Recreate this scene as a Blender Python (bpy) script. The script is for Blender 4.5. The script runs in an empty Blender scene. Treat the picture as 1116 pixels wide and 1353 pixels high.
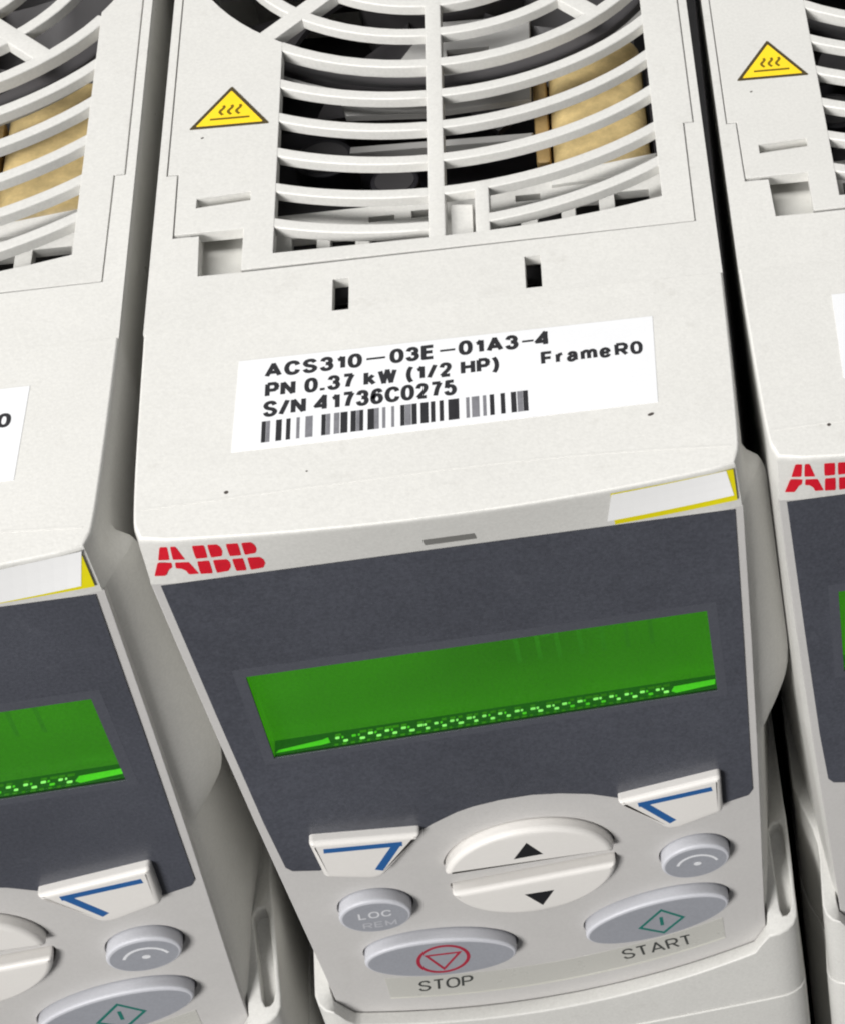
import bpy, bmesh, math, random
from mathutils import Vector, Matrix
from mathutils.geometry import tessellate_polygon, delaunay_2d_cdt
random.seed(7)
S = 0.001          # everything below is drawn in millimetres
HT = 169.0         # height of a drive; its top is at local z = 0 in the drawings, world z = 0.169
scene = bpy.context.scene
col = scene.collection

# ------------------------------------------------------------------ camera
cam_d = bpy.data.cameras.new('camera'); cam = bpy.data.objects.new('camera', cam_d); col.objects.link(cam)
scene.camera = cam
CAM_C = (30.7364, -207.3309, 229.4637); FPX = 3238.09; PPX, PPY = 1796.70, 409.395
RV = (0.78373, -0.29694, -0.00700)
Rw = Matrix.Rotation(Vector(RV).length, 3, Vector(RV)) @ Matrix(((1, 0, 0), (0, 0, -1), (0, 1, 0)))   # world -> view (x right, y down, z forward)
Rb = (Matrix(((1, 0, 0), (0, -1, 0), (0, 0, -1))) @ Rw).transposed()
cam.matrix_world = Matrix.Translation((CAM_C[0]*S, CAM_C[1]*S, (CAM_C[2]+HT)*S)) @ Rb.to_4x4()
cam_d.sensor_fit = 'HORIZONTAL'; cam_d.sensor_width = 36.0
cam_d.lens = FPX/1116*36
cam_d.shift_x = (558-PPX)/1116; cam_d.shift_y = -(676.5-PPY)/1116     # the photograph is a crop out of a wider frame
cam_d.clip_start = 0.01; cam_d.clip_end = 50

# ------------------------------------------------------------------ light
world = bpy.data.worlds.new('World'); scene.world = world; world.use_nodes = True
bg = world.node_tree.nodes['Background']; bg.inputs[0].default_value = (0.93, 0.96, 1.0, 1); bg.inputs[1].default_value = 0.14
def area(name, loc, aim, sx, sy, power, color):
    l = bpy.data.lights.new(name, 'AREA'); l.shape = 'RECTANGLE'; l.size = sx; l.size_y = sy; l.energy = power; l.color = color
    o = bpy.data.objects.new(name, l); col.objects.link(o); o.location = loc
    o.rotation_euler = (Vector(aim)-Vector(loc)).to_track_quat('-Z', 'Y').to_euler()
    return o
area('ceiling_light', (-0.65, 0.05, 1.55), (0, 0.02, 0.15), 0.6, 1.2, 22.0, (1.0, 0.985, 0.962))
area('front_fill', (-0.90, -1.40, 0.90), (0, 0.0, 0.1), 0.6, 0.6, 33.0, (1.0, 0.985, 0.962))  # added front fill with no known lamp behind it; brightens the front faces
scene.view_settings.view_transform = 'Standard'; scene.view_settings.look = 'None'
scene.view_settings.exposure = 0.10; scene.view_settings.gamma = 1.0
scene.cycles.use_denoising = True
scene.cycles.filter_width = 2.1
scene.cycles.max_bounces = 8

# ------------------------------------------------------------------ materials
def srgb(r, g, b):
    f = lambda c: (c/255/12.92 if c/255 <= .04045 else ((c/255+.055)/1.055)**2.4)
    return (f(r), f(g), f(b), 1)
def mat(name, c, rough=.5, var=.04, vscale=60, grain=0., gscale=2500, bump=0., bscale=2500, spec=.5, dirt=0., dirtc=(120, 112, 98), emit=None, estr=0.):
    m = bpy.data.materials.new(name); m.use_nodes = True
    nt = m.node_tree; N = nt.nodes; L = nt.links; p = N['Principled BSDF']
    p.inputs['Roughness'].default_value = rough; p.inputs['Specular IOR Level'].default_value = spec
    tc = N.new('ShaderNodeTexCoord'); oi = N.new('ShaderNodeObjectInfo')
    off = N.new('ShaderNodeVectorMath'); off.operation = 'MULTIPLY_ADD'
    L.new(oi.outputs['Random'], off.inputs[0]); off.inputs[1].default_value = (3.1, 1.7, 2.3); L.new(tc.outputs['Object'], off.inputs[2])
    def noise(scale, det=4, r=.6):
        n = N.new('ShaderNodeTexNoise'); n.inputs['Scale'].default_value = scale; n.inputs['Detail'].default_value = det
        n.inputs['Roughness'].default_value = r; L.new(off.outputs[0], n.inputs['Vector']); return n
    def scale_by(src, lo, hi, frm=(.3, .7)):
        mr = N.new('ShaderNodeMapRange'); mr.inputs[1].default_value, mr.inputs[2].default_value = frm
        mr.inputs[3].default_value, mr.inputs[4].default_value = lo, hi; L.new(src, mr.inputs[0]); return mr.outputs[0]
    def mul(a, fac):
        mx = N.new('ShaderNodeMix'); mx.data_type = 'RGBA'; mx.blend_type = 'MULTIPLY'; mx.inputs[0].default_value = 1
        L.new(a, mx.inputs[6]); L.new(fac, mx.inputs[7]); return mx.outputs[2]
    rgb = N.new('ShaderNodeRGB'); rgb.outputs[0].default_value = c; cur = rgb.outputs[0]
    if var: cur = mul(cur, scale_by(noise(vscale).outputs[0], 1-var, 1+var))
    if grain: cur = mul(cur, scale_by(noise(gscale, 2, .7).outputs[0], 1-grain, 1+grain))
    if dirt:
        d1 = noise(220, 6, .72); f = scale_by(d1.outputs[0], 0, dirt, (.60, .82))
        mx = N.new('ShaderNodeMix'); mx.data_type = 'RGBA'; L.new(f, mx.inputs[0]); L.new(cur, mx.inputs[6]); mx.inputs[7].default_value = srgb(*dirtc); cur = mx.outputs[2]
    L.new(cur, p.inputs['Base Color'])
    rr = scale_by(noise(180).outputs[0], rough*.85, min(1, rough*1.15)); L.new(rr, p.inputs['Roughness'])
    if bump:
        b = N.new('ShaderNodeBump'); b.inputs['Strength'].default_value = bump; b.inputs['Distance'].default_value = .0001
        L.new(noise(bscale, 3).outputs[0], b.inputs['Height']); L.new(b.outputs[0], p.inputs['Normal'])
    if emit:
        e = N.new('ShaderNodeRGB'); e.outputs[0].default_value = emit; ec = mul(e.outputs[0], scale_by(noise(32, 2).outputs[0], .78, 1.22))
        ec = mul(ec, scale_by(noise(2600, 2, .7).outputs[0], .86, 1.14))
        L.new(ec, p.inputs['Emission Color']); p.inputs['Emission Strength'].default_value = estr
    return m
M = {}
M['white'] = mat('white_plastic', srgb(211, 210, 206), .48, .03, 40, .05, 2300, .2, 2400, .4, .2)
M['grille'] = mat('white_grille_plastic', srgb(211, 210, 206), .45, .025, 40, .05, 2300, .18, 2400, .4, .2)
M['side'] = mat('white_side_plastic', srgb(206, 205, 200), .32, .03, 40, .02, 2600, .06, 3000, .5, .4)
M['keypad'] = mat('grey_keypad_plastic', srgb(193, 191, 189), .5, .02, 60, .03, 2600, .15, 2600, .4, .1)
M['dark'] = mat('dark_panel_film', srgb(73, 75, 83), .33, .10, 45, .17, 2300, .25, 2200, .5, .28, dirtc=(112, 114, 122))
M['darkrim'] = mat('dark_window_border', srgb(78, 80, 88), .4, .05, 50, .08, 2400, .2, 2200, .5)
M['key_white'] = mat('white_key_plastic', srgb(226, 223, 219), .38, .015, 60, .015, 2600, .05, 2600, .5)
M['key_grey'] = mat('grey_key_rubber', srgb(196, 197, 203), .42, .02, 60, .03, 2600, .1, 2600, .45)
M['key_face'] = mat('darker_grey_key_face', srgb(150, 152, 159), .42, .03, 60, .05, 2400, .15, 2400, .45)  # face toned darker than the key body
M['key_loc'] = mat('pale_key_print', srgb(208, 209, 213), .5)
M['key_faint'] = mat('faint_key_print', srgb(181, 182, 188), .5)
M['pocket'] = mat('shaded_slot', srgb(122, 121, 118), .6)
M['blue'] = mat('blue_print', srgb(38, 92, 152), .45, .05, 400)
M['black'] = mat('black_print', srgb(28, 28, 31), .5, .05, 400)
M['textgrey'] = mat('dark_grey_print', srgb(62, 64, 62), .5, .1, 900)
M['paleprint'] = mat('pale_grey_print', srgb(222, 223, 226), .5, .04, 900)
M['redprint'] = mat('crimson_print', srgb(160, 38, 60), .5, .05, 900)
M['greenprint'] = mat('teal_print', srgb(30, 110, 100), .5, .05, 900)
M['logo'] = mat('red_logo_print', srgb(206, 22, 42), .45, .06, 700, .06)
M['strip'] = mat('pale_strip_film', srgb(190, 189, 183), .3, .02, 100, .02, 2600, 0, 1, .6)
M['stripedge'] = mat('pale_strip_edge', srgb(206, 205, 196), .3)
M['paper'] = mat('white_label_paper', srgb(226, 227, 229), .5, .012, 120, .012, 2600)
M['ink'] = mat('black_label_ink', srgb(30, 30, 34), .55, .15, 1500, .1, 4000)
M['ink_pale'] = mat('worn_label_ink', srgb(118, 118, 123), .55, .12, 900, .1, 3000)
M['yellow'] = mat('yellow_sticker', srgb(250, 214, 40), .4, .04, 300, .02)
M['lime'] = mat('yellow_tape', srgb(226, 214, 20), .4, .03, 300)
M['olive'] = mat('olive_black_print', srgb(72, 62, 36), .5, .1, 900)
M['brown'] = mat('brown_print', srgb(112, 92, 12), .5, .1, 900)
M['blank'] = mat('white_redaction_patch', srgb(247, 247, 247), .5, .006, 200)
M['void'] = mat('black_interior', srgb(22, 20, 24), .7, .1, 200)  # shade deep inside the housing, put into the colour
M['board'] = mat('dark_board', srgb(38, 36, 42), .55, .15, 300, .1)
M['fan'] = mat('dark_grey_fan_plastic', srgb(74, 72, 74), .45, .05, 200)
M['fangrey'] = mat('grey_inner_plastic', srgb(176, 175, 173), .45, .05, 120)
M['tan'] = mat('tan_tape', srgb(206, 182, 128), .5, .3, 190, .06, 1800, .2, 900)
M['tan2'] = mat('brown_tape', srgb(178, 148, 96), .5, .12, 260, .06, 1800)
M['lcd'] = mat('green_backlit_display', (0.003, .015, .002, 1), .35, 0, emit=(.028, .196, .003, 1), estr=1.0)
M['lcddark'] = mat('dark_green_ledge', (0.004, .03, .004, 1), .3, 0, emit=(.008, .085, .004, 1), estr=1.0)
M['ghost'] = mat('faint_green_segment', (0.008, .025, .004, 1), .35, 0, emit=(.022, .172, .004, 1), estr=1.0)
M['glint'] = mat('green_contact_glint', (0.1, .5, .1, 1), .3, 0, emit=(.30, .85, .16, 1), estr=1.0)  # glints on the contacts, put in as emission
M['glow'] = mat('bright_green_lightguide', (0.05, .4, .02, 1), .3, 0, emit=(.045, .36, .006, 1), estr=1.0)
M['speck'] = mat('dark_grime', srgb(70, 64, 60), .8, .1, 900)
M['floor'] = mat('dark_board_floor', srgb(34, 33, 34), .8, .1, 20)  # unseen floor, toned dark so the gaps between drives look black
g = bpy.data.materials.new('clear_window'); g.use_nodes = True; nt = g.node_tree
nt.nodes.remove(nt.nodes['Principled BSDF'])
tr = nt.nodes.new('ShaderNodeBsdfTransparent'); gl = nt.nodes.new('ShaderNodeBsdfGlossy'); gl.inputs['Roughness'].default_value = .12
mx = nt.nodes.new('ShaderNodeMixShader')
tr.inputs[0].default_value = (.95, .97, .95, 1)
mx.inputs[0].default_value = .05; nt.links.new(tr.outputs[0], mx.inputs[1]); nt.links.new(gl.outputs[0], mx.inputs[2]); nt.links.new(mx.outputs[0], nt.nodes['Material Output'].inputs[0])
M['glass'] = g

# ------------------------------------------------------------------ mesh helpers (millimetres, drive frame)
def finish(name, verts, faces, m, parent, smooth=35):
    me = bpy.data.meshes.new(name)
    me.from_pydata([(x*S, y*S, (z+HT)*S) for x, y, z in verts], [], faces)
    bm = bmesh.new(); bm.from_mesh(me)
    bmesh.ops.remove_doubles(bm, verts=bm.verts, dist=1e-7)
    bmesh.ops.recalc_face_normals(bm, faces=bm.faces); bm.to_mesh(me); bm.free()
    me.materials.append(M[m])
    if smooth:
        me.polygons.foreach_set('use_smooth', [True]*len(me.polygons)); me.set_sharp_from_angle(angle=math.radians(smooth))
    o = bpy.data.objects.new(name, me); col.objects.link(o); o.parent = parent
    return o
def sarea(P): return sum(P[i][0]*P[(i+1) % len(P)][1]-P[(i+1) % len(P)][0]*P[i][1] for i in range(len(P)))/2
def inset(P, d):
    n = len(P); out = []
    for i in range(n):
        a, b, c = Vector(P[i-1]), Vector(P[i]), Vector(P[(i+1) % n])
        e1 = (b-a).normalized(); e2 = (c-b).normalized()
        n1 = Vector((-e1.y, e1.x)); n2 = Vector((-e2.y, e2.x)); k = n1+n2
        k = n1 if k.length < 1e-6 else k.normalized()
        out.append(tuple(b+k*(d/max(.35, k.dot(n1)))))
    return out
def orient(P, ccw):
    P = [tuple(p) for p in P]
    return P if (sarea(P) > 0) == ccw else P[::-1]
def TOP(u, v, h): return (u, v, h)
def FRONT(u, v, h): return (u, -h, v)
def in_poly(P, c):
    r = False
    for i in range(len(P)):
        a, b = P[i-1], P[i]
        if (a.y > c.y) != (b.y > c.y) and c.x < (b.x-a.x)*(c.y-a.y)/(b.y-a.y)+a.x: r = not r
    return r
def slab(loops, h0, h1, bev=.0, seg=3, fine=False):
    """2-D loops (outer first, then holes) raised from h0 to h1 with a rounded top edge -> verts (u, v, h), faces"""
    loops = [orient(loops[0], True)]+[orient(l, False) for l in loops[1:]]
    V = []; F = []; caps = []
    for P in loops:
        rows = [(P, h0)]
        if bev > 0:
            for k in range(seg+1):
                a = math.pi/2*k/seg
                rows.append((inset(P, bev*(1-math.cos(a))) if k else P, h1-bev*(1-math.sin(a))))
        else: rows.append((P, h1))
        base = len(V); n = len(P)
        for Q, h in rows: V += [(q[0], q[1], h) for q in Q]
        for r in range(len(rows)-1):
            for i in range(n):
                j = (i+1) % n
                F.append((base+r*n+i, base+r*n+j, base+(r+1)*n+j, base+(r+1)*n+i))
        caps.append((rows[-1][0], base+(len(rows)-1)*n)); 
    for low in (False, True):
        polys = [[Vector((p[0], p[1], 0)) for p in (loops[i] if low else c[0])] for i, c in enumerate(caps)]
        idx = []; b0 = 0
        for i, P in enumerate(loops):
            start = b0 if low else caps[i][1]
            idx += list(range(start, start+len(P))); b0 += len(P)*((seg+2) if bev > 0 else 2)
        if fine:                                   # even triangles, for caps that are bent afterwards
            pts = [Vector((p.x, p.y)) for P in polys for p in P]; ed = []; b1 = 0
            for P in polys: ed += [(b1+i, b1+(i+1) % len(P)) for i in range(len(P))]; b1 += len(P)
            co, _, tf, ov, _, _ = delaunay_2d_cdt(pts, ed, [], 0, 1e-6)
            for t in tf:
                c = sum((co[k] for k in t), Vector((0, 0)))/3
                if in_poly(polys[0], c) and not any(in_poly(P, c) for P in polys[1:]): F.append(tuple(idx[ov[k][0]] for k in t))
            continue
        for t in tessellate_polygon(polys): F.append(tuple(idx[k] for k in t))
    return V, F
def plate(name, loops, h0, h1, m, parent, pl=TOP, bev=.15, seg=2, smooth=35, warp=None, fine=False):
    if loops and not isinstance(loops[0][0], (tuple, list, Vector)): loops = [loops]
    V, F = slab(loops, h0, h1, bev, seg, fine)
    V = [pl(*v) for v in V]
    if warp: V = [warp(*v) for v in V]
    o = finish(name, V, F, m, parent, smooth)
    if bev > 0:
        wn = o.modifiers.new('weighted_normals', 'WEIGHTED_NORMAL'); wn.keep_sharp = True; wn.weight = 80
    return o
def merged(name, items, m, parent, pl=TOP, bev=0, warp=None):
    """several small pieces of one print / strip in one mesh: items = [(loops, h0, h1)]"""
    V = []; F = []
    for loops, h0, h1 in items:
        v, f = slab(loops, h0, h1, bev, 2); b = len(V); V += [pl(*q) for q in v]; F += [tuple(b+i for i in t) for t in f]
    if warp: V = [warp(*v) for v in V]
    return finish(name, V, F, m, parent)
def rect(u0, v0, u1, v1): return [(u0, v0), (u1, v0), (u1, v1), (u0, v1)]
def rrect(u0, v0, u1, v1, r, n=4):
    P = []
    for cx, cy, a0 in ((u1-r, v0+r, -90), (u1-r, v1-r, 0), (u0+r, v1-r, 90), (u0+r, v0+r, 180)):
        for k in range(n+1):
            a = math.radians(a0+90*k/n); P.append((cx+r*math.cos(a), cy+r*math.sin(a)))
    return P
def rounded(P, r, n=4):
    """round the corners of a polygon"""
    P = orient(P, True); out = []; N = len(P)
    for i in range(N):
        a, b, c = Vector(P[i-1]), Vector(P[i]), Vector(P[(i+1) % N])
        e1 = (a-b); e2 = (c-b); d = min(r, e1.length*.45, e2.length*.45)
        p, q = b+e1.normalized()*d, b+e2.normalized()*d
        for k in range(n+1):
            t = k/n; out.append(tuple(p*(1-t)**2+b*2*t*(1-t)+q*t*t))
    return out
def arc(cx, cy, r, a0, a1, n): return [(cx+r*math.cos(math.radians(a0+(a1-a0)*k/n)), cy+r*math.sin(math.radians(a0+(a1-a0)*k/n))) for k in range(n+1)]
def ellipse(cx, cy, a, b, tilt=0, n=48):
    t = math.radians(tilt)
    return [(cx+a*math.cos(k*2*math.pi/n)*math.cos(t)-b*math.sin(k*2*math.pi/n)*math.sin(t), cy+a*math.cos(k*2*math.pi/n)*math.sin(t)+b*math.sin(k*2*math.pi/n)*math.cos(t)) for k in range(n)]
def band(P, w):
    """a stroke of width w along the open polyline P"""
    L = []; R = []
    for i, p in enumerate(P):
        a = Vector(P[max(0, i-1)]); b = Vector(P[min(len(P)-1, i+1)]); e = (b-a).normalized(); n = Vector((-e.y, e.x))*w/2
        k = 1.0
        if 0 < i < len(P)-1:
            e1 = (Vector(p)-a).normalized(); k = 1/max(.4, abs(Vector((-e1.y, e1.x)).dot(Vector((-e.y, e.x)))))
        L.append(tuple(Vector(p)+n*k)); R.append(tuple(Vector(p)-n*k))
    return L+R[::-1]
def smooth_line(P, n=5):
    out = []
    for i in range(len(P)-1):
        p0, p1, p2, p3 = [Vector(P[max(0, min(len(P)-1, k))]) for k in (i-1, i, i+1, i+2)]
        for k in range(n):
            t = k/n; out.append(tuple(.5*((2*p1)+(p2-p0)*t+(2*p0-5*p1+4*p2-p3)*t*t+(3*p1-p0-3*p2+p3)*t**3)))
    return out+[tuple(P[-1])]
S_ = [(.95, .78), (.78, .95), (.5, 1), (.2, .94), (.05, .76), (.2, .58), (.5, .5), (.8, .42), (.97, .25), (.8, .06), (.5, 0), (.18, .06), (.02, .24)]
BOWL = [(0, 1), (.6, 1), (.75, .985), (.93, .9), (1, .74), (.93, .56), (.75, .475), (.6, .46), (0, .46)]
GLYPH = {   # width, strokes: s = smooth, l = straight, o = closed
 'A': (.78, [('l', [(0, 0), (.5, 1), (1, 0)]), ('l', [(.2, .3), (.8, .3)])]), 'C': (.72, [('s', [(.97, .72), (.85, .92), (.53, 1), (.18, .88), (.02, .5), (.18, .12), (.53, 0), (.85, .08), (.98, .3)])]),
 'S': (.66, [('s', S_)]), 'E': (.6, [('l', [(1, 1), (0, 1), (0, 0), (1, 0)]), ('l', [(0, .52), (.92, .52)])]), 'F': (.58, [('l', [(1, 1), (0, 1), (0, 0)]), ('l', [(0, .5), (.9, .5)])]),
 'P': (.62, [('l', [(0, 0), (0, 1)]), ('l', BOWL)]), 'R': (.66, [('l', [(0, 0), (0, 1)]), ('l', BOWL), ('l', [(.5, .46), (1, 0)])]), 'N': (.68, [('l', [(0, 0), (0, 1)]), ('l', [(0, 1), (1, 0)]), ('l', [(1, 0), (1, 1)])]),
 'W': (.98, [('l', [(0, 1), (.25, 0), (.5, 1), (.75, 0), (1, 1)])]), 'H': (.68, [('l', [(0, 0), (0, 1)]), ('l', [(1, 0), (1, 1)]), ('l', [(0, .52), (1, .52)])]), 'T': (.62, [('l', [(0, 1), (1, 1)]), ('l', [(.5, 1), (.5, 0)])]),
 'O': (.76, [('o', None)]), '0': (.58, [('o', None)]), 'L': (.55, [('l', [(0, 1), (0, 0), (1, 0)])]), 'M': (.8, [('l', [(0, 0), (0, 1), (.5, .15), (1, 1), (1, 0)])]),
 '1': (.36, [('s', [(0, .74), (.45, .80), (.78, 1)]), ('l', [(.85, 1), (.85, 0)])]), '2': (.58, [('s', [(.05, .72), (.2, .94), (.52, 1), (.85, .92), (.95, .72), (.8, .5), (.4, .24), (.05, .0)]), ('l', [(.03, 0), (1, 0)])]),
 '3': (.58, [('s', [(.05, .76), (.2, .95), (.5, 1), (.8, .93), (.92, .75), (.8, .58), (.42, .53)]), ('s', [(.42, .53), (.82, .47), (.98, .27), (.82, .06), (.5, 0), (.17, .06), (.02, .26)])]),
 '4': (.72, [('l', [(.76, 0), (.76, 1), (.0, .27), (1, .27)])]), '5': (.58, [('l', [(.9, 1), (.2, 1), (.1, .5)]), ('s', [(.1, .5), (.3, .62), (.55, .64), (.85, .55), (.98, .32), (.83, .07), (.5, 0), (.18, .05), (.02, .24)])]),
 '6': (.58, [('s', [(.93, .78), (.78, .96), (.52, 1), (.2, .88), (.04, .5), (.06, .22), (.25, .04), (.52, 0), (.82, .07), (.97, .3), (.82, .54), (.52, .61), (.22, .54), (.06, .32)])]),
 '7': (.56, [('l', [(0, 1), (1, 1)]), ('s', [(1, 1), (.62, .55), (.4, 0)])]), '.': (.12, [('l', [(.5, -.06), (.5, .14)])]), '/': (.42, [('l', [(0, -.02), (1, 1.02)])]),
 '(': (.24, [('s', [(.95, 1.08), (.35, .8), (.1, .42), (.35, .05), (.95, -.22)])]), ')': (.24, [('s', [(.05, 1.08), (.65, .8), (.9, .42), (.65, .05), (.05, -.22)])]),
 'k': (.55, [('l', [(0, 0), (0, 1)]), ('l', [(0, .26), (.88, .74)]), ('l', [(.36, .46), (.97, 0)])]), 'r': (.32, [('l', [(0, 0), (0, .74)]), ('s', [(0, .42), (.35, .68), (1, .74)])]),
 'a': (.54, [('s', [(.08, .52), (.25, .7), (.5, .74), (.8, .68), (.88, .5)]), ('l', [(.88, .5), (.88, 0)]), ('s', [(.88, .43), (.4, .4), (.08, .28), (.05, .1), (.3, 0), (.65, .06), (.88, .22)])]),
 'm': (.86, [('l', [(0, 0), (0, .74)]), ('s', [(0, .5), (.13, .68), (.3, .74), (.46, .66), (.5, .45)]), ('l', [(.5, .45), (.5, 0)]), ('s', [(.5, .5), (.63, .68), (.8, .74), (.96, .66), (1, .45)]), ('l', [(1, .45), (1, 0)])]),
 'e': (.54, [('l', [(.03, .38), (.96, .38)]), ('s', [(.96, .38), (.85, .64), (.5, .74), (.15, .64), (.02, .37), (.15, .08), (.5, 0), (.82, .06), (.94, .2)])]),
}
def text(name, body, u0, v0, u1, v1, h, m, parent, pl=TOP, weight=.225, gap=.3, tilt=0.0, word=.4):
    """lettering drawn with strokes, its capitals filling a box given in mm"""
    adv = 0; lay = []
    for ch in body:
        if ch == ' ': adv += word; continue
        lay.append((ch, adv)); adv += GLYPH[ch][0]+weight*.5+gap
    total = adv-gap; hh = v1-v0; kx = (u1-u0)/total; ct, st = math.cos(math.radians(tilt)), math.sin(math.radians(tilt))
    w = weight*hh; VV = []; FF = []; lift = 0
    def add(q, z):
        b = len(VV); VV.extend((t[0], t[1], z) for t in q); FF.append((b, b+1, b+2, b+3))
    for ch, x in lay:
        gw, strokes = GLYPH[ch]
        def place(p): return (u0+(x+weight*.25+p[0]*gw)*kx, v0+w/2+p[1]*(hh-w))
        for kind, P in strokes:
            lift = (lift+1) % 7
            if kind == 'o':
                c = place((.5, .5)); a = (gw*kx+w*.2)/2; b = hh/2-w/2
                sup = lambda a, b: [(c[0]+a*math.copysign(abs(math.cos(t))**.86, math.cos(t)), c[1]+b*math.copysign(abs(math.sin(t))**.86, math.sin(t))) for t in [2*math.pi*k/28 for k in range(28)]]
                A_, B_ = sup(a+w*.42, b+w/2), sup(a-w*.58, b-w/2)
                quads = [(A_[k], A_[(k+1) % 28], B_[(k+1) % 28], B_[k]) for k in range(28)]
            elif kind == 's':
                Q = band([place(p) for p in smooth_line(P)], w); n = len(Q)//2
                quads = [(Q[k], Q[k+1], Q[-2-k], Q[-1-k]) for k in range(n-1)]
            else:
                Q = [Vector(place(p)) for p in P]; quads = []
                for k in range(len(Q)-1):
                    p, q = Q[k], Q[k+1]; e = (q-p).normalized(); nn = Vector((-e.y, e.x))*w/2
                    if k > 0: p = p-e*w*.32
                    if k < len(Q)-2: q = q+e*w*.32
                    quads.append((tuple(p+nn), tuple(q+nn), tuple(q-nn), tuple(p-nn)))
            rot = lambda q: (u0+(q[0]-u0)*ct-(q[1]-v0)*st, v0+(q[0]-u0)*st+(q[1]-v0)*ct)
            for q in quads:
                if kind == 'l': lift = (lift+1) % 7
                add([rot(t) for t in q], h+.003*lift)
    return finish(name, [pl(*v) for v in VV], FF, m, parent, 0)

# ------------------------------------------------------------------ shape curves of a drive
def interp(T, z):
    if z >= T[0][0]: return T[0][1]
    for (a, x), (b, y) in zip(T, T[1:]):
        if z >= b: return x+(y-x)*(z-a)/(b-a)
    return T[-1][1]
XI = [(0, 33.6), (-8.4, 33.9), (-35, 33.1), (-58, 32.3), (-70, 31.8), (-89, 31.0), (-103, 30.4), (-125, 30.2)]
def xi(z): return interp(XI, z)
def sidex(xb, y):
    k = min(1, max(0, (32.3-xb)/1.3)); return xb+.4+(35-xb-.4)*max(0, (y-2)/32)**(.45+.4*k)
def yf(x): return -2.35*max(0, 1-(x/33.8)**2)
LIPZ = -7.6; LIPY = -.6
def lip(u, t, out=.0):
    """a point on the slanting face below the top front edge; t = 0 at the top, 1 at the bottom"""
    y = yf(u)*(1-t)+LIPY*t; z = LIPZ*t
    return (u, y-out*.97, z+out*.25)

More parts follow.
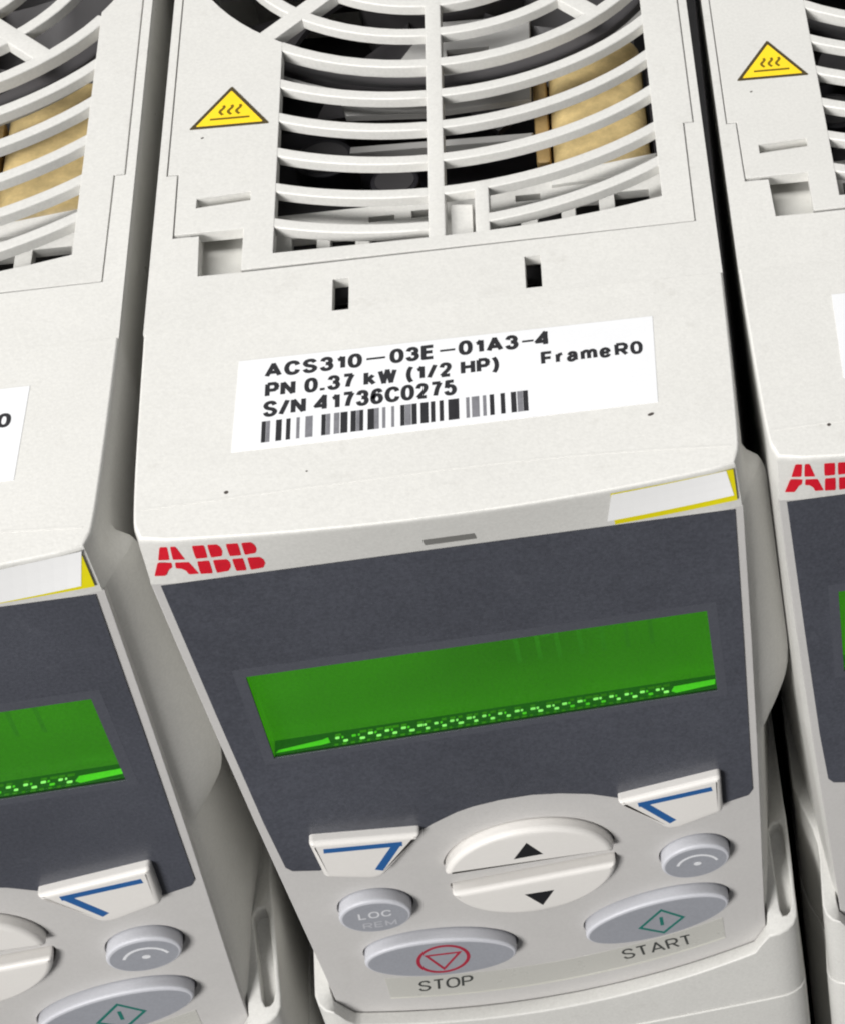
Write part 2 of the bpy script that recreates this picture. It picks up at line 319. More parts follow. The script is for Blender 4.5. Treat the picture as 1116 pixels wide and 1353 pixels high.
# ------------------------------------------------------------------ the drive
def build_drive():
    root = bpy.data.objects.new('motor_drive', None); col.objects.link(root)
    # --- front cover: lofted shell, narrower at the front, with a grip bulge on its right side
    zs = [0.0, -.06, -.22, -.5, -.9, -3, -4.2, -5.5, -6.8, LIPZ, LIPZ-.02]+[-9, -10, -11, -13, -16, -20, -28, -36, -44, -47, -50, -52.5, -54.6, -56.2, -57.3, -58.0, -58.5, -62, -70, -78, -86, -92, -97, -104]
    def ear(z):
        if z > -5.4 or z < -58.2: return 0
        a = 1 if z < -11 else math.sqrt(max(0, 1-((z+11)/5.6)**2))
        b = 1 if z > -44 else math.sqrt(max(0, 1-((z+44)/14.2)**2))
        return a*b
    rows = []
    for z in zs:
        xb = xi(z); ins = {0.0: .36, -.06: .2, -.22: .08, -.5: .02}.get(z, 0)
        e = ear(z)
        def side(s):
            pts = []
            ys = [34, 26, 18, 11.5, 8.2, 7.2, 5.6, 4.4, 3.2, 2.2]
            for y in ys:
                x = sidex(xb, y)
                if s > 0 and e and y <= 7.5: x += e*max(0, 71.85-sidex(xb, y)-x)*min(1, max(0, (y-1.4)/5.6))
                pts.append((s*(x-ins), y+(ins if y == 2.2 else 0)))
            return pts
        fr = []
        for k in range(25):
            u = -1+2*k/24; x = u*(xb-.15-ins)
            if z >= LIPZ: y = yf(x)*(1-z/LIPZ)+LIPY*z/LIPZ+ins
            else: y = .6
            if abs(u) == 1: y += .35
            fr.append((x, y))
        rows.append([(x, y, z) for x, y in side(-1)+fr+side(1)[::-1]])
    V = [p for r in rows for p in r]; n = len(rows[0]); F = []
    for r in range(len(rows)-1):
        for i in range(n-1):
            if zs[r] < LIPZ-.01 and 10 <= i < 34: continue
            F.append((r*n+i, r*n+i+1, (r+1)*n+i+1, (r+1)*n+i))
    F.append(tuple(range(n)))
    fc = finish('front_cover', V, F, 'white', root, 40)
    wn = fc.modifiers.new('weighted_normals', 'WEIGHTED_NORMAL'); wn.keep_sharp = True; wn.weight = 90
    # small latch pocket in the lower edge of the lip: a flat patch, its shade put in the colour
    def lipmap(u, v, h): return lip(u, v, h)
    plate('latch_pocket', [rounded([(-3.4, .66), (2.5, .66), (2.6, .84), (-3.3, .84)], .25)], .0, .03, 'pocket', root, lipmap, 0)
    # --- chassis behind it
    X0, X1, Y0, Y1 = -35, 35, 34.01, 150
    plate('chassis', [rect(X0, Y0, X1, Y1), rect(X0+2, Y0+2, X1-2, Y1-2)], -HT, -1.6, 'side', root, TOP, 0)
    G = .16
    outline = [(-33.8, 146), (-33.8, 63.9), (-32.5, 63.9), (-32.4, 52.0), (-24.1, 52.0), (-24.1, 44.1), (32.3, 44.6), (32.4, 65.0), (33.7, 65.0), (33.7, 146)]
    hole = rect(-29.3, 43.7, -24.1-.0, 51.6)
    opening = [(-33.8-G, 146+G), (-33.8-G, 63.9-G), (-32.5-G, 63.9-G), (-32.4-G, 51.3), (-29.4, 51.3), (-29.2, 43.7), (-24.1, 43.7-.1), (32.3+G, 44.6-G), (32.4+G, 65.0-G), (33.7+G, 65.0-G), (33.7+G, 146+G)]
    slots = [rect(-13.05, 34.7, -11.1, 40.5), rect(10.35, 35.0, 12.35, 41.0)]
    plate('chassis_top', [rect(X0, Y0, X1, Y1), opening]+slots, -1.6, 0, 'white', root, TOP, .035)
    plate('slot_well', rect(-15, 34.9+1.4, 15, 43.0), -9, -8, 'void', root, TOP, 0)
    plate('latch_tongue', rect(-30.6, 43.0, -23.2, 58.0), -4.4, -3.6, 'side', root, TOP, .2)
    plate('latch_well', [rect(-30.8, 42.6, -23.0, 60.0), rect(-29.6, 43.4, -23.9, 57.6)], -4.4, -1.72, 'white', root, TOP, 0)
    plate('seam_backing', [rect(-34.6, 42.5, 34.6, 149), rect(-30.5, 42.9, 32.0, 145)], -1.5, -.5, 'fangrey', root, TOP, 0)
    # --- fan grille: frame plate, slats, spokes
    LX, RX = -20.35, 28.45; CX, CY = -.5, 117.5; RO = 33.5
    aL = 180+math.degrees(math.asin((CY-93.4)/math.hypot(CX-LX, CY-93.4)))
    # union of the round opening and the rectangle below it
    def bot(x): return 46.7+(0.0 if x < 0 else 3.5*(x/28.4)**2)
    R1 = math.hypot(LX-CX, 0); ya = CY-math.sqrt(RO**2-(LX-CX)**2); yb = CY-math.sqrt(RO**2-(RX-CX)**2)
    aa = math.degrees(math.atan2(ya-CY, LX-CX)); ab = math.degrees(math.atan2(yb-CY, RX-CX))
    big = [(LX, ya)]+[(LX, bot(LX))]+[(x, bot(x)) for x in (-12, -4, 0, 5, 10, 15, 20, 24)]+[(RX, bot(RX)), (RX, yb)]+arc(CX, CY, RO, ab, 360+aa, 60)[1:-1]
    slit = [(-30.0, 56.9), (-23.45, 57.5), (-23.45, 59.2), (-30.0, 58.7)]
    gr = plate('fan_grille', [outline, big, slit], -1.7, -.0, 'grille', root, TOP, .12)
    plate('slit_floor', rect(-30.5, 56.4, -23.0, 59.8), -1.72, -1.5, 'side', gr, TOP, 0)
    # slats below the ring
    data = [(77.3, 39.4, 4), (70.45, 42.7, 5), (63.5, 46.0, 6), (56.7, 51.0, 7), (49.95, 54.0, 8)]
    W = 1.75; DEP = 1.6
    def slat(yc, R, x0, x1, dz=.07, w=W):
        cx = -.9; cy = yc+R; n = max(8, int((x1-x0)/2)); xs = [x0+(x1-x0)*k/n for k in range(n+1)]
        up = [(x, cy-math.sqrt(R*R-(x-cx)**2)) for x in xs]; Rl = R+w
        lo = [(x, cy-math.sqrt(Rl*Rl-(x-cx)**2)) for x in xs]
        return lo+up[::-1]
    for yc, R, k in data:
        xr = RX+.4
        plate('slat', slat(yc, R, LX-.4, -1.3), -DEP, -.07, 'grille', gr, TOP, .22, 3)
        plate('slat', slat(yc, R, .4 if k < 8 else 5.9, xr), -DEP, -.07, 'grille', gr, TOP, .22, 3)
    # ring slats of the round opening
    def ringarc(r0, r1, a0, a1): return arc(CX, CY, r0, a0, a1, max(6, int(abs(a1-a0)/5)))+arc(CX, CY, r1, a1, a0, max(6, int(abs(a1-a0)/5)))
    a_sp = [-131, -49, 49, 131]
    r3 = 33.3
    a3L = math.degrees(math.atan2(-math.sqrt((r3+.9)**2-(LX-CX)**2), LX-CX)); a3R = math.degrees(math.atan2(-math.sqrt((r3+.9)**2-(RX-CX)**2), RX-CX))
    plate('slat', ringarc(r3, r3+1.8, a3L-1, -90), -DEP-.3, -.05, 'grille', gr, TOP, .22, 3)
    plate('slat', ringarc(r3, r3+1.8, -90, a3R+1), -DEP-.3, -.05, 'grille', gr, TOP, .22, 3)
    for r in (26.3, 19.4, 12.5):
        for a0, a1 in ((-131, -90), (-90, -49), (-49, 49), (49, 131), (131, 229)):
            plate('slat', ringarc(r, r+1.8, a0, a1), -DEP, -.07, 'grille', gr, TOP, .22, 3)
    for a in a_sp:
        d = Vector((math.cos(math.radians(a)), math.sin(math.radians(a)))); nn = Vector((-d.y, d.x))
        c0 = Vector((CX, CY))+d*5; c1 = Vector((CX, CY))+d*(RO+1.0); w = 1.35
        plate('spoke', [tuple(c0-nn*w), tuple(c1-nn*w), tuple(c1+nn*w), tuple(c0+nn*w)], -DEP-.2, -.03, 'grille', gr, TOP, .25)
    plate('spoke', rect(-1.45, 46.4, .75, CY-4.0), -DEP-.2, -.02, 'grille', gr, TOP, .25)
    plate('spoke', rect(-1.45, CY+4.0, .75, CY+RO+.5), -DEP-.2, -.02, 'grille', gr, TOP, .25)
    plate('hub_disc', ellipse(CX, CY, 6.5, 6.5), -DEP-.2, -.01, 'grille', gr, TOP, .25)
    plate('post', rect(4.45, 46.5, 6.3, 56.9), -DEP-.2, -.03, 'grille', gr, TOP, .25)
    plate('latch_tab', [(1.2, 46.6), (4.0, 46.6), (4.0, 54.0), (1.2, 54.4)], -3.2, -1.5, 'grille', gr, TOP, .2)
    # --- inside: fan, duct, coil with tan tape, comb wall, board
    plate('interior_floor', rect(-33, 36.2, 33, 148), -46, -44, 'void', root, TOP, 0)
    fan = plate('cooling_fan', ellipse(CX, CY, 12.5, 12.5), -20, -8, 'fan', root, TOP, 1.0)
    for k in range(7):
        a0 = k*360/7
        V = []; F = []
        for i in range(9):
            for j in range(2):
                r = 12+(30-12)*i/8; a = math.radians(a0+(8+i*2.2)+j*(34+i*1.2)); V.append((CX+r*math.cos(a), CY+r*math.sin(a), -18+8*j))
        for i in range(8): F.append((2*i, 2*i+1, 2*i+3, 2*i+2))
        V2 = [(x, y, z-1.0) for x, y, z in V]; b = len(V); F += [tuple(b+q for q in f[::-1]) for f in F]
        for i in range(8): F += [(2*i, 2*i+2, b+2*i+2, b+2*i), (2*i+1, b+2*i+1, b+2*i+3, 2*i+3)]
        F += [(0, b, b+1, 1), (16, 17, b+17, b+16)]
        finish('blade', V+V2, F, 'fan', fan)
    plate('fan_ring', [ellipse(CX, CY, 34.2, 34.2, 0, 72), ellipse(CX, CY, 31.6, 31.6, 0, 72)], -6.6, -4.6, 'fan', root, TOP, .4)
    plate('fan_ring', [ellipse(CX, CY, 36.0, 36.0, 0, 72), ellipse(CX, CY, 34.8, 34.8, 0, 72)], -6.4, -5.0, 'fangrey', root, TOP, .3)
    duct = [(-14.5, 88.5), (-13.5, 84.0), (-3, 83.0), (11.6, 84.2), (12.2, 104), (-2, 104), (-8, 92)]
    plate('air_duct', [duct, rect(.2, 88.2, 6.0, 89.7), rect(.3, 94.0, 6.1, 97.2), rect(.4, 99.8, 5.0, 102.5)], -10, -9, 'fangrey', root, TOP, .2)
    plate('air_duct_edge', [(-13.5, 79.5), (11.0, 79.0), (11.4, 80.4), (-13.4, 80.9)], -14, -12.2, 'fangrey', root, TOP, .2)
    coil = plate('coil', rrect(13.9, 70.4, 27.4, 101, 3.0, 6), -34, -11.4, 'tan', root, TOP, 2.6, 6)
    plate('coil_side', rrect(11.6, 74.0, 13.6, 94, .6), -34, -12.6, 'tan2', coil, TOP, .5)
    plate('coil_core', rect(27.9, 66, 32.5, 98), -34, -13, 'board', coil, TOP, .4)
    for cx_, cy_, r_ in ((-17.5, 83, 4.2), (-8.0, 76.5, 3.4), (-16.0, 73.0, 3.0)):
        cap = plate('capacitor', ellipse(cx_, cy_, r_, r_, 0, 24), -24, -15.5, 'board', root, TOP, .5)
        plate('capacitor_top', ellipse(cx_, cy_, r_*.78, r_*.78, 0, 24), -15.5, -15.4, 'fan', cap, TOP, 0)
    plate('circuit_board', rect(-31, 62, 11, 100), -26, -24.6, 'board', root, TOP, 0)
    plate('circuit_board', [(-22, 58), (12, 58), (13, 70), (-22, 69)], -17, -15, 'board', root, TOP, .3)
    comb = [[(-22, 46.0), (31, 46.0), (31, 63.0), (12, 61.6), (-6, 59.6), (-22, 59.4)]]
    for x in (-19.2, -14.4, -9.5, -4.0, 6.6, 11.9, 16.9, 22.1):
        w = 3.1 if x < 20 else 4.6
        comb.append(rect(x, 47.2, x+w, 54.6+max(0, x)*.13))
    comb.append(rect(-4.2, 56.4, -1.0, 57.8)); comb.append(rect(-9.6, 56.4, -6.4, 57.4)); comb.append(rect(9.2, 57.6, 12.4, 58.8))
    plate('vent_comb', comb, -6.4, -5.0, 'grille', root, TOP, .15)
    plate('vent_backing', rect(-32, 45.5, 32.5, 67), -12, -9.5, 'void', root, TOP, 0)  # added dark sheet, keeps the comb holes black
    plate('vent_sill', [(14.0, 59.6), (28.4, 60.6), (28.4, 64.4), (14.0, 62.0)], -5.6, -4.4, 'grille', root, TOP, .3)
    # --- hot-surface sticker
    w0, v0 = -31.7, 72.9; tri = [(w0, v0), (w0+10.2, v0), (w0+5.1, v0+8.65)]
    st = plate('hot_surface_sticker', rounded(tri, .35, 3), .0, .05, 'olive', root, TOP, 0)
    plate('sticker_face', rounded(inset(orient(tri, True), .5), .2, 3), .05, .065, 'yellow', st, TOP, 0)
    items = [([rect(w0+2.6, v0+1.55, w0+7.6, v0+1.95)], .065, .08)]
    for dx in (-1.05, 0, 1.05):
        P = [(w0+5.1+dx+.26*math.sin(k/10*2*math.pi*1.0+2.6), v0+2.55+2.0*k/10) for k in range(11)]
        items.append(([band(P, .38)], .065, .08))
    merged('heat_symbol', items, 'brown', st, TOP)
    # --- rating label
    lab = plate('rating_label', [(-24.0, 12.1), (25.2, 11.9), (25.6, 27.2), (-23.7, 27.4)], .0, .05, 'paper', root, TOP, 0)
    H = .062
    text('lettering', 'ACS310', -20.5, 23.95, -9.6, 26.45, H, 'ink', lab)
    text('lettering', '03E', -6.0, 23.95, -1.0, 26.5, H, 'ink', lab)
    text('lettering', '01A3', 2.1, 24.0, 8.9, 26.6, H, 'ink', lab)
    text('lettering', '4', 11.2, 24.0, 12.75, 26.7, H, 'ink', lab)
    merged('dash', [([rect(a, 25.05, b, 25.4)], .05, .062) for a, b in ((-8.9, -6.7), (-.3, 1.5), (9.5, 10.9))], 'ink', lab)
    text('lettering', 'PN 0.37 kW (1/2 HP)', -20.35, 20.55, 6.5, 23.1, H, 'ink', lab, TOP, .215, .3, 0, .5)
    text('lettering', 'S/N 41736C0275', -20.5, 17.25, 1.4, 19.95, H, 'ink', lab, TOP, .205, .28, 0, .45)
    text('lettering', 'Frame R0', 11.8, 20.65, 23.85, 23.0, H, 'ink', lab, TOP, .215, .32, 0, .1)
    raw = '22-36 40-52g 78-98 118-132 158-168g 193-206g 209-219g 256-270 274-288g 305-324g 331-356 371-389 393-403g 406-418 438-461 464-480g 496-506g 532-541g 568-582 586-608g 613-631 648-676 688-703 723-737 758-771 774-785 787-799 830-841g 853-867g 870-881g 898-909g 926-941 970-985 1012-1031 1038-1058g 1062-1079'
    items = []; pale = []
    for a in raw.split():
        p, q = [-20.75+(float(t)-20)/1060*30.6 for t in a.rstrip('g').split('-')]
        (pale if a[-1] == 'g' else items).append(([rect(p-.04, 13.1, q+.05, 16.6)], .05, .062))
    merged('barcode', pale, 'ink_pale', lab)
    merged('barcode', items, 'ink', lab)
    # --- logo on the lip
    LOGO = [  # three letters, each cut in four by a cross; (across, down the lip)
     [[(-31.45, .16), (-30.62, .16), (-30.82, .455), (-32.05, .445)], [(-30.33, .16), (-29.75, .16), (-29.17, .475), (-30.5, .46)], [(-32.22, .50), (-30.72, .52), (-30.82, .63), (-31.25, .67), (-31.52, .73), (-31.8, .80), (-33.0, .78)], [(-30.4, .525), (-28.9, .54), (-28.25, .84), (-29.35, .83), (-29.5, .74), (-29.92, .68), (-30.5, .66)]],
     [[(-28.01, .17), (-26.68, .17), (-26.76, .48), (-28.06, .48)], [(-26.36, .17), (-25.31, .17), (-25.02, .24), (-24.96, .35), (-25.2, .47), (-26.42, .485)], [(-28.03, .545), (-26.72, .55), (-26.8, .87), (-28.15, .85)], [(-26.34, .55), (-24.85, .56), (-24.6, .64), (-24.66, .76), (-25.1, .86), (-26.4, .875)]],
     [[(-24.38, .18), (-23.05, .18), (-23.14, .50), (-24.42, .495)], [(-22.7, .18), (-21.64, .18), (-21.32, .26), (-21.27, .37), (-21.55, .475), (-22.78, .50)], [(-24.3, .57), (-23.08, .575), (-23.16, .90), (-24.3, .885)], [(-22.65, .575), (-21.3, .59), (-20.97, .67), (-20.93, .77), (-21.3, .885), (-22.74, .905)]]]
    for letter in LOGO:
        merged('logo_letter', [([rounded(q, .09, 2)], .0, .02) for q in letter], 'logo', root, lipmap)
    # --- control panel
    zs2 = [-7.75, -20, -35, -48, -58, -70, -80, -89, -98, -107]
    low = [(29.9, -118), (0, -118)]
    right = [(xi(z), z) for z in zs2]+low
    left = [(-x, z) for x, z in right][::-1][1:]
    outline_p = right+left
    win = rect(-27.3, -44.4, 27.9, -27.2)
    CPL = outline_p
    def drk(s): return [(s*(xi(z)-1.05), z) for z in (-8.3, -35, -58)]
    arch = [(14.5, -66.0), (12.5, -64.9), (9.5, -63.2), (5.6, -61.9), (2, -61.2), (-2, -61.2), (-5.6, -61.7), (-7.8, -62.4), (-11, -64.1), (-13.2, -65.5), (-14.5, -66.4)]
    dark = drk(1)+[(30.95, -68.3), (30.3, -69.5), (26.5, -70.6), (22, -68.5)]+arch+[(-22, -68.8), (-26.6, -70.8), (-29.9, -69.9), (-30.6, -68.8)]+drk(-1)[::-1]
    df = plate('display_panel', [dark, win], 0, .22, 'dark', root, FRONT, .1, 2)
    plate('window_border', [rect(-28.6, -45.5, 29.2, -25.6), inset(orient(win, True), -.03)], .22, .235, 'darkrim', df, FRONT, 0)
    scr = plate('display_screen', rect(-27.3, -44.4, 27.9, -20), -3.2, -2.5, 'lcd', df, FRONT, 0)
    V = [(-27.3, .3, -44.42), (27.9, .3, -44.42), (27.9, 2.5, -44.3), (-27.3, 2.5, -44.3)]
    finish('display_ledge', V, [(0, 1, 2, 3)], 'lcddark', df, 0)
    V = [(-27.4, .0, -20), (-27.4, .0, -45), (-27.4, 3, -45), (-27.4, 3, -20)]
    finish('display_shade', V, [(0, 1, 2, 3)], 'lcd', df, 0); finish('display_shade', [(27.95, y, z) for x, y, z in V], [(0, 1, 2, 3)], 'dark', df, 0)  # left wall glows like the screen, standing for its reflected light
    def ledge(u, v, h): return (u, v, -44.4+.05*v+h)
    items = []; dim = []; mids = []
    for k in range(42):
        x = -20.0+k*1.0+random.uniform(-.04, .04); j = random.uniform(.8, 1.1); odd = k % 2
        v = (1.28 if not odd else .74)+random.uniform(-.03, .03)
        (items if random.random() < .9 else mids).append(([rounded(rect(x, v, x+.62*j, v+.34), .12, 2)], .02, .06))
        if not odd: (items if random.random() < .5 else mids).append(([rounded(rect(x+.76, v+.02, x+.76+.3*j, v+.34), .1, 2)], .02, .06))
        dim.append(([rect(x-.1, .3, x+random.uniform(.25, .6), .62)], .005, .02))
        if random.random() < .7: dim.append(([rect(x, 1.72, x+random.uniform(.5, .9), 2.1)], .005, .02))
    merged('display_glints', mids, 'glow', df, ledge)
    merged('display_dim_glints', dim, 'lcd', df, ledge)
    merged('display_contact_glints', items, 'glint', df, ledge)  # bright and dim glints drawn as glowing shapes on the ledge
    V = [(-27.2, .55, -44.33), (-21.6, .75, -44.33), (-20.6, .9, -44.3), (-20.9, 1.75, -44.26), (-21.6, 1.5, -44.26), (-26.8, .95, -44.3)]
    finish('light_guide', V, [tuple(range(6))], 'glow', df, 0)
    V = [(27.7, .95, -44.33), (22.6, .5, -44.33), (22.0, .85, -44.3), (22.4, 1.55, -44.26), (27.8, 1.75, -44.26)]
    finish('light_guide', V, [tuple(range(5))], 'glow', df, 0)
    items = []
    for x in (3.6, 6.2, 8.6, 11.4, 14.2, 17.2, 20.3):
        items.append(([rect(x, -35.6, x+.55, -30.2)], -2.5, -2.48))
        if random.random() < .6: items.append(([rect(x+.75, -31.0, x+1.9, -30.3)], -2.5, -2.48))
    merged('faint_characters', items, 'ghost', df, FRONT)
    plate('display_window', inset(orient(win, True), .05), -.45, -.15, 'glass', df, FRONT, 0)
    # --- keys
    KH = 1.9; KEYS = []
    def key(name, P, m, h=KH, bev=.75, hb=0):
        KEYS.append(P); return plate(name, P, -1.5, h, m, root, FRONT, bev, 5, 60)
    kl = [(-26.5, -62.0), (-12.6, -64.0), (-18.6, -72.2), (-20.0, -72.5), (-25.9, -70.4)]
    kr = [(12.7, -64.0), (26.9, -61.9), (26.6, -70.2), (20.2, -72.5), (18.7, -72.2)]
    k1 = key('soft_key', rounded(kl, .7), 'key_white'); k2 = key('soft_key', rounded(kr, .7), 'key_white')
    plate('key_mark', band([(-24.9, -64.0), (-15.2, -65.2)], 1.0), KH, KH+.02, 'blue', k1, FRONT, 0)
    plate('key_mark', band([(-15.75, -64.9), (-19.0, -70.4)], 1.1), KH, KH+.025, 'blue', k1, FRONT, 0)
    plate('key_mark', band([(25.5, -64.1), (15.5, -65.1)], 1.0), KH, KH+.02, 'blue', k2, FRONT, 0)
    plate('key_mark', band([(16.0, -64.9), (19.7, -70.4)], 1.1), KH, KH+.025, 'blue', k2, FRONT, 0)
    upp = [(11.3*math.cos(math.radians(a)), -76.0+9.0*math.sin(math.radians(a))) for a in range(3, 178, 7)]
    dnn = [(11.2*math.cos(math.radians(a)), -78.0-9.4*math.sin(math.radians(a))) for a in range(3, 178, 7)]
    k3 = key('arrow_key', rounded(upp, .5, 2), 'key_white', KH, .8); k4 = key('arrow_key', rounded(dnn, .5, 2), 'key_white', KH, .8)
    plate('key_mark', [(0.15, -69.7), (-1.95, -73.1), (1.95, -73.0)], KH, KH+.02, 'black', k3, FRONT, 0)
    plate('key_mark', [(-1.65, -82.2), (2.3, -82.3), (.4, -85.6)], KH, KH+.02, 'black', k4, FRONT, 0)
    k5 = key('round_key', ellipse(-21.3, -81.5, 4.7, 3.9, -12), 'key_grey', 1.9, .38)
    k6 = key('round_key', ellipse(21.9, -81.4, 4.8, 3.9, 10), 'key_grey', 1.9, .38)
    k7 = key('oval_key', ellipse(-14.6, -94.8, 10.2, 4.7, -11), 'key_grey', 1.9, .38)
    k8 = key('oval_key', ellipse(15.4, -94.6, 10.4, 4.7, 10), 'key_grey', 1.9, .38)
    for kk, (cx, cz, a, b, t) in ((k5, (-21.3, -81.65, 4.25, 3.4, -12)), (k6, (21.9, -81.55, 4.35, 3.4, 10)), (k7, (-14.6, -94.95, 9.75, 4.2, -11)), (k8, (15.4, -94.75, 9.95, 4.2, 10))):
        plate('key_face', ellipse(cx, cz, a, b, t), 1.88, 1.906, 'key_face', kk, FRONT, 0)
    text('key_lettering', 'LOC', -23.4, -81.6, -19.2, -80.0, 1.925, 'key_loc', k5, FRONT, .17, .22, -3)
    text('key_lettering', 'REM', -23.2, -84.0, -18.9, -82.6, 1.925, 'key_faint', k5, FRONT, .17, .22, -3)
    merged('key_mark', [([band([(22.1+2.9*math.cos(math.radians(a)), -82.5+2.75*math.sin(math.radians(a))) for a in range(18, 168, 12)], .38)], 1.9, 1.93), ([ellipse(22.1, -81.8, .55, .42, 0, 12)], 1.9, 1.93)], 'paleprint', k6, FRONT)
    def ring(cx, cy, r, w): return [ellipse(cx, cy, r, r, 0, 40), ellipse(cx, cy, r-w, r-w, 0, 40)]
    c = (-14.4, -95.0); tv = [(c[0]+2.95*math.cos(math.radians(a)), c[1]+2.95*math.sin(math.radians(a))) for a in (150-6, 30-6, -90-6)]
    merged('key_mark', [(ring(c[0], c[1], 3.6, .48), 1.9, 1.93), ([tv, inset(orient(tv, True), .36)], 1.9, 1.936)], 'redprint', k7, FRONT)
    c = (15.85, -95.1); d = [(c[0]-3.4, c[1]-.9), (c[0]+.1, c[1]-3.4), (c[0]+3.4, c[1]+.1), (c[0]+.2, c[1]+3.2)]
    merged('key_mark', [([d, inset(orient(d, True), .42)], 1.9, 1.93), ([rect(c[0]-.22, c[1]-1.1, c[0]+.26, c[1]+1.1)], 1.9, 1.93)], 'greenprint', k8, FRONT)
    holes = [inset(orient(P, True), -.22) for P in KEYS]
    cp = plate('control_panel', [CPL, inset(orient(win, True), -1.0)]+holes, -1.6, 0, 'keypad', root, FRONT, .16, 2)
    plate('key_backing', rect(-28.5, -101, 28.5, -60), -3.4, -1.62, 'fan', root, FRONT, 0)
    # --- strip with STOP and START
    us = [-23.2+47.6*k/16 for k in range(17)]
    def st_t(u): return -103.9+3.8*(u/24)**2
    def st_b(u): return -109.3+3.6*(u/24)**2
    sp = plate('caption_strip', [(u, st_b(u)) for u in us]+[(u, st_t(u)) for u in us[::-1]], 0, .06, 'strip', root, FRONT, .04)
    plate('strip_edge', [(u, st_b(u)-.05) for u in us]+[(u, st_b(u)+.28) for u in us[::-1]], .0, .12, 'stripedge', sp, FRONT, .04)
    def bend(x, y, z): return (x, y, z)
    text('caption', 'STOP', -19.2, -105.5, -11.9, -102.7, .075, 'textgrey', sp, FRONT, .125, .2, -6)
    text('caption', 'START', 9.6, -106.7, 19.7, -103.9, .075, 'textgrey', sp, FRONT, .125, .2, 6)
    # --- lower cover: a tray round the foot of the panel; its rim sags in the middle and climbs backwards along the sides
    frt = [-29.4, -28.5, -27.5, -26, -24, -22, -19.5, -17, -14.5, -12, -9, -6, -3, 0, 3, 6, 9, 12, 14.5, 17, 19.5, 22, 24, 26, 27.5, 28.5, 29.4]
    sideL = [(-35.15, 33.9), (-35.15, 24), (-35.1, 16.5), (-34.3, 13.0), (-33.1, 10.0), (-32.6, 8), (-32.55, 6), (-32.7, 4), (-32.85, 2), (-32.95, .4), (-32.6, -.8), (-31.8, -1.6), (-30.6, -2.15)]
    sideR = [(30.8, -2.2), (32.2, -2.15), (33.5, -1.8), (34.5, -1.2), (35.1, -.3), (35.25, 1), (35.25, 3.5), (35.3, 6), (35.3, 9), (35.3, 12), (35.2, 14.5), (35.15, 24), (35.15, 33.9)]
    outer = sideL+[(x, -2.25-.25*(1-(x/30)**2)) for x in frt]+sideR
    inner = [(-30.75, 1.8), (-30.7, .9), (-30.5, -.05), (-30.0, -.07)]+[(x, -.08) for x in frt]+[(30.0, -.07), (30.5, -.05), (30.7, .9), (30.75, 1.8)]
    inner = inner+[(x, 1.8) for x in frt[::-1]]
    groove = [(32.6, 10.5), (32.62, 8), (32.66, 5.5), (32.7, 3), (32.8, .8), (33.1, .1), (33.7, .1), (34.2, .5), (34.5, 1.4), (34.6, 3), (34.65, 5.5), (34.65, 8), (34.6, 10.6), (34.2, 11.4), (33.2, 11.3)]
    def rim_z(x, y):
        ax = abs(x); zf = -113+4.9*(ax/27.5)**2 if ax <= 28.5 else -107.74+(ax-28.5)*1.9
        zs_ = -95.5-.7*(10-min(y, 13))
        return zf if ax <= 30.75 and y < 1.0 else min(zs_, -93.4)
    def drop(x): return max(0, 5.26-4.9*(x/27.5)**2) if abs(x) <= 28.5 else 0      # the drawing is laid out with the sag unrolled forwards
    fwd = lambda P: [(x, y-drop(x)) if y < 1 else (x, y) for x, y in P]
    def sag(x, y, z):
        if y < 1.2: y += drop(x)
        return (x, y, z+rim_z(x, y)) if z > -6 else (x, y, -121.4)
    lc = plate('lower_cover', [fwd(outer), fwd(inner), groove], -10, 0, 'white', root, TOP, .3, 3, 50, sag, True)
    V = [(x, y, rim_z(x, y)-2.6) for x, y in rect(32.4, -.4, 34.9, 11.6)]
    finish('groove_floor', V, [(0, 1, 2, 3)], 'white', lc, 0)
    plate('terminal_cover', inset(orient(outer, True), -.25), -HT, -121.45, 'white', root, TOP, .25, 3, 50)
    P = [(-33.4+66.6*k/20, 4.7+.4*(1-(k/10-1)**2)-1.6*max(0, k/10-1)**2) for k in range(21)]
    plate('mould_line', band(P, .3), -.02, .035, 'white', root, TOP, 0)
    # --- specks of grime on the top
    for u, v, a, b, t in ((24.2, 10.0, .42, .24, 20), (-24.3, 5.8, .26, .26, 0), (-29.9, 71.0, .22, .14, 30), (-15.5, 7.6, .14, .12, 0)):
        plate('grime_speck', ellipse(u, v, a, b, t, 10), 0, .015, 'speck', root, TOP, 0)
    return root

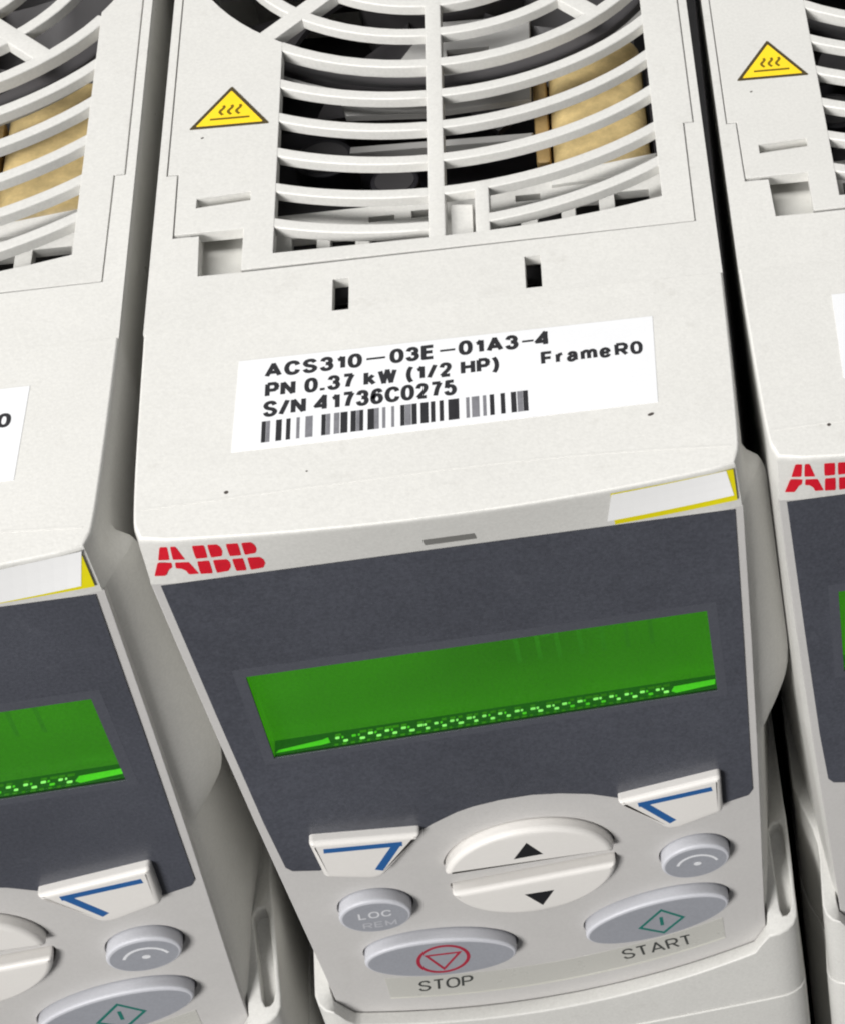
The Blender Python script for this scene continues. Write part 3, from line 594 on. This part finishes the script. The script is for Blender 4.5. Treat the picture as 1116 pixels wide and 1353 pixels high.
def copy_tree(o, parent=None):
    c = o.copy(); col.objects.link(c); c.parent = parent
    for ch in list(o.children): copy_tree(ch, c)
    return c
mid = build_drive(); lft = copy_tree(mid); rgt = copy_tree(mid)
mid.location.x = 0; lft.location.x = -72.7*S; rgt.location.x = 72.0*S
lft.rotation_euler.z = math.radians(.12); rgt.rotation_euler.z = math.radians(-.1)
for o in (lft, rgt):                                    # grime falls differently on each drive
    for ch in o.children:
        if ch.name.startswith('grime_speck'): ch.location = (random.uniform(-.0025, .0015), random.uniform(-.0025, .001), 0)
GROUP = 'motor drives standing side by side'
for o, lab in ((mid, 'white motor drive shown whole across the middle, its rating label fully readable'),
               (lft, 'white motor drive cut off by the left edge, its right side wall showing'),
               (rgt, 'white motor drive cut off by the right edge, beyond the black gap')):
    o['label'] = lab; o['category'] = 'motor drive'; o['group'] = GROUP

# yellow sticker with a white redaction patch, built as a sheet, over it, on the lip of each drive
def lip_sheet(name, quad, out, m, parent, n=10):
    (a, b, c, d) = quad            # top-left, top-right, bottom-right, bottom-left in (u, t)
    V = []; F = []
    for i in range(n+1):
        k = i/n
        for j in range(4):
            q = j/3
            u = (a[0]*(1-k)+b[0]*k)*(1-q)+(d[0]*(1-k)+c[0]*k)*q; t = (a[1]*(1-k)+b[1]*k)*(1-q)+(d[1]*(1-k)+c[1]*k)*q
            V.append(lip(u, t, out))
    for i in range(n):
        for j in range(3): F.append((i*4+j, i*4+j+1, i*4+j+5, i*4+j+4))
    b0 = len(V)
    V2 = []
    for x, y, z in V: V2.append((x, y+.03, z))
    F += [tuple(b0+q for q in f[::-1]) for f in F]
    return finish(name, V+V2, F, m, parent, 0)
y = lip_sheet('yellow_sticker', ((18.6, .10), (33.15, .10), (33.25, .80), (18.5, .985)), .04, 'lime', mid)
lip_sheet('redaction_patch', ((18.7, .13), (32.3, .10), (32.9, .68), (17.7, .86)), .09, 'blank', y)
y = lip_sheet('yellow_sticker', ((18.6, .08), (33.1, .16), (33.25, .84), (18.5, .95)), .04, 'lime', lft)
lip_sheet('redaction_patch', ((18.7, .12), (33.2, .06), (31.9, .78), (17.7, .96)), .09, 'blank', y)

# ------------------------------------------------------------------ what they stand on
me = bpy.data.meshes.new('floor'); me.from_pydata([(-1.5, -1.5, 0), (1.5, -1.5, 0), (1.5, 1.5, 0), (-1.5, 1.5, 0)], [], [(0, 1, 2, 3)]); me.materials.append(M['floor'])
fl = bpy.data.objects.new('floor', me); col.objects.link(fl); fl['kind'] = 'structure'; fl.location.z = -.001
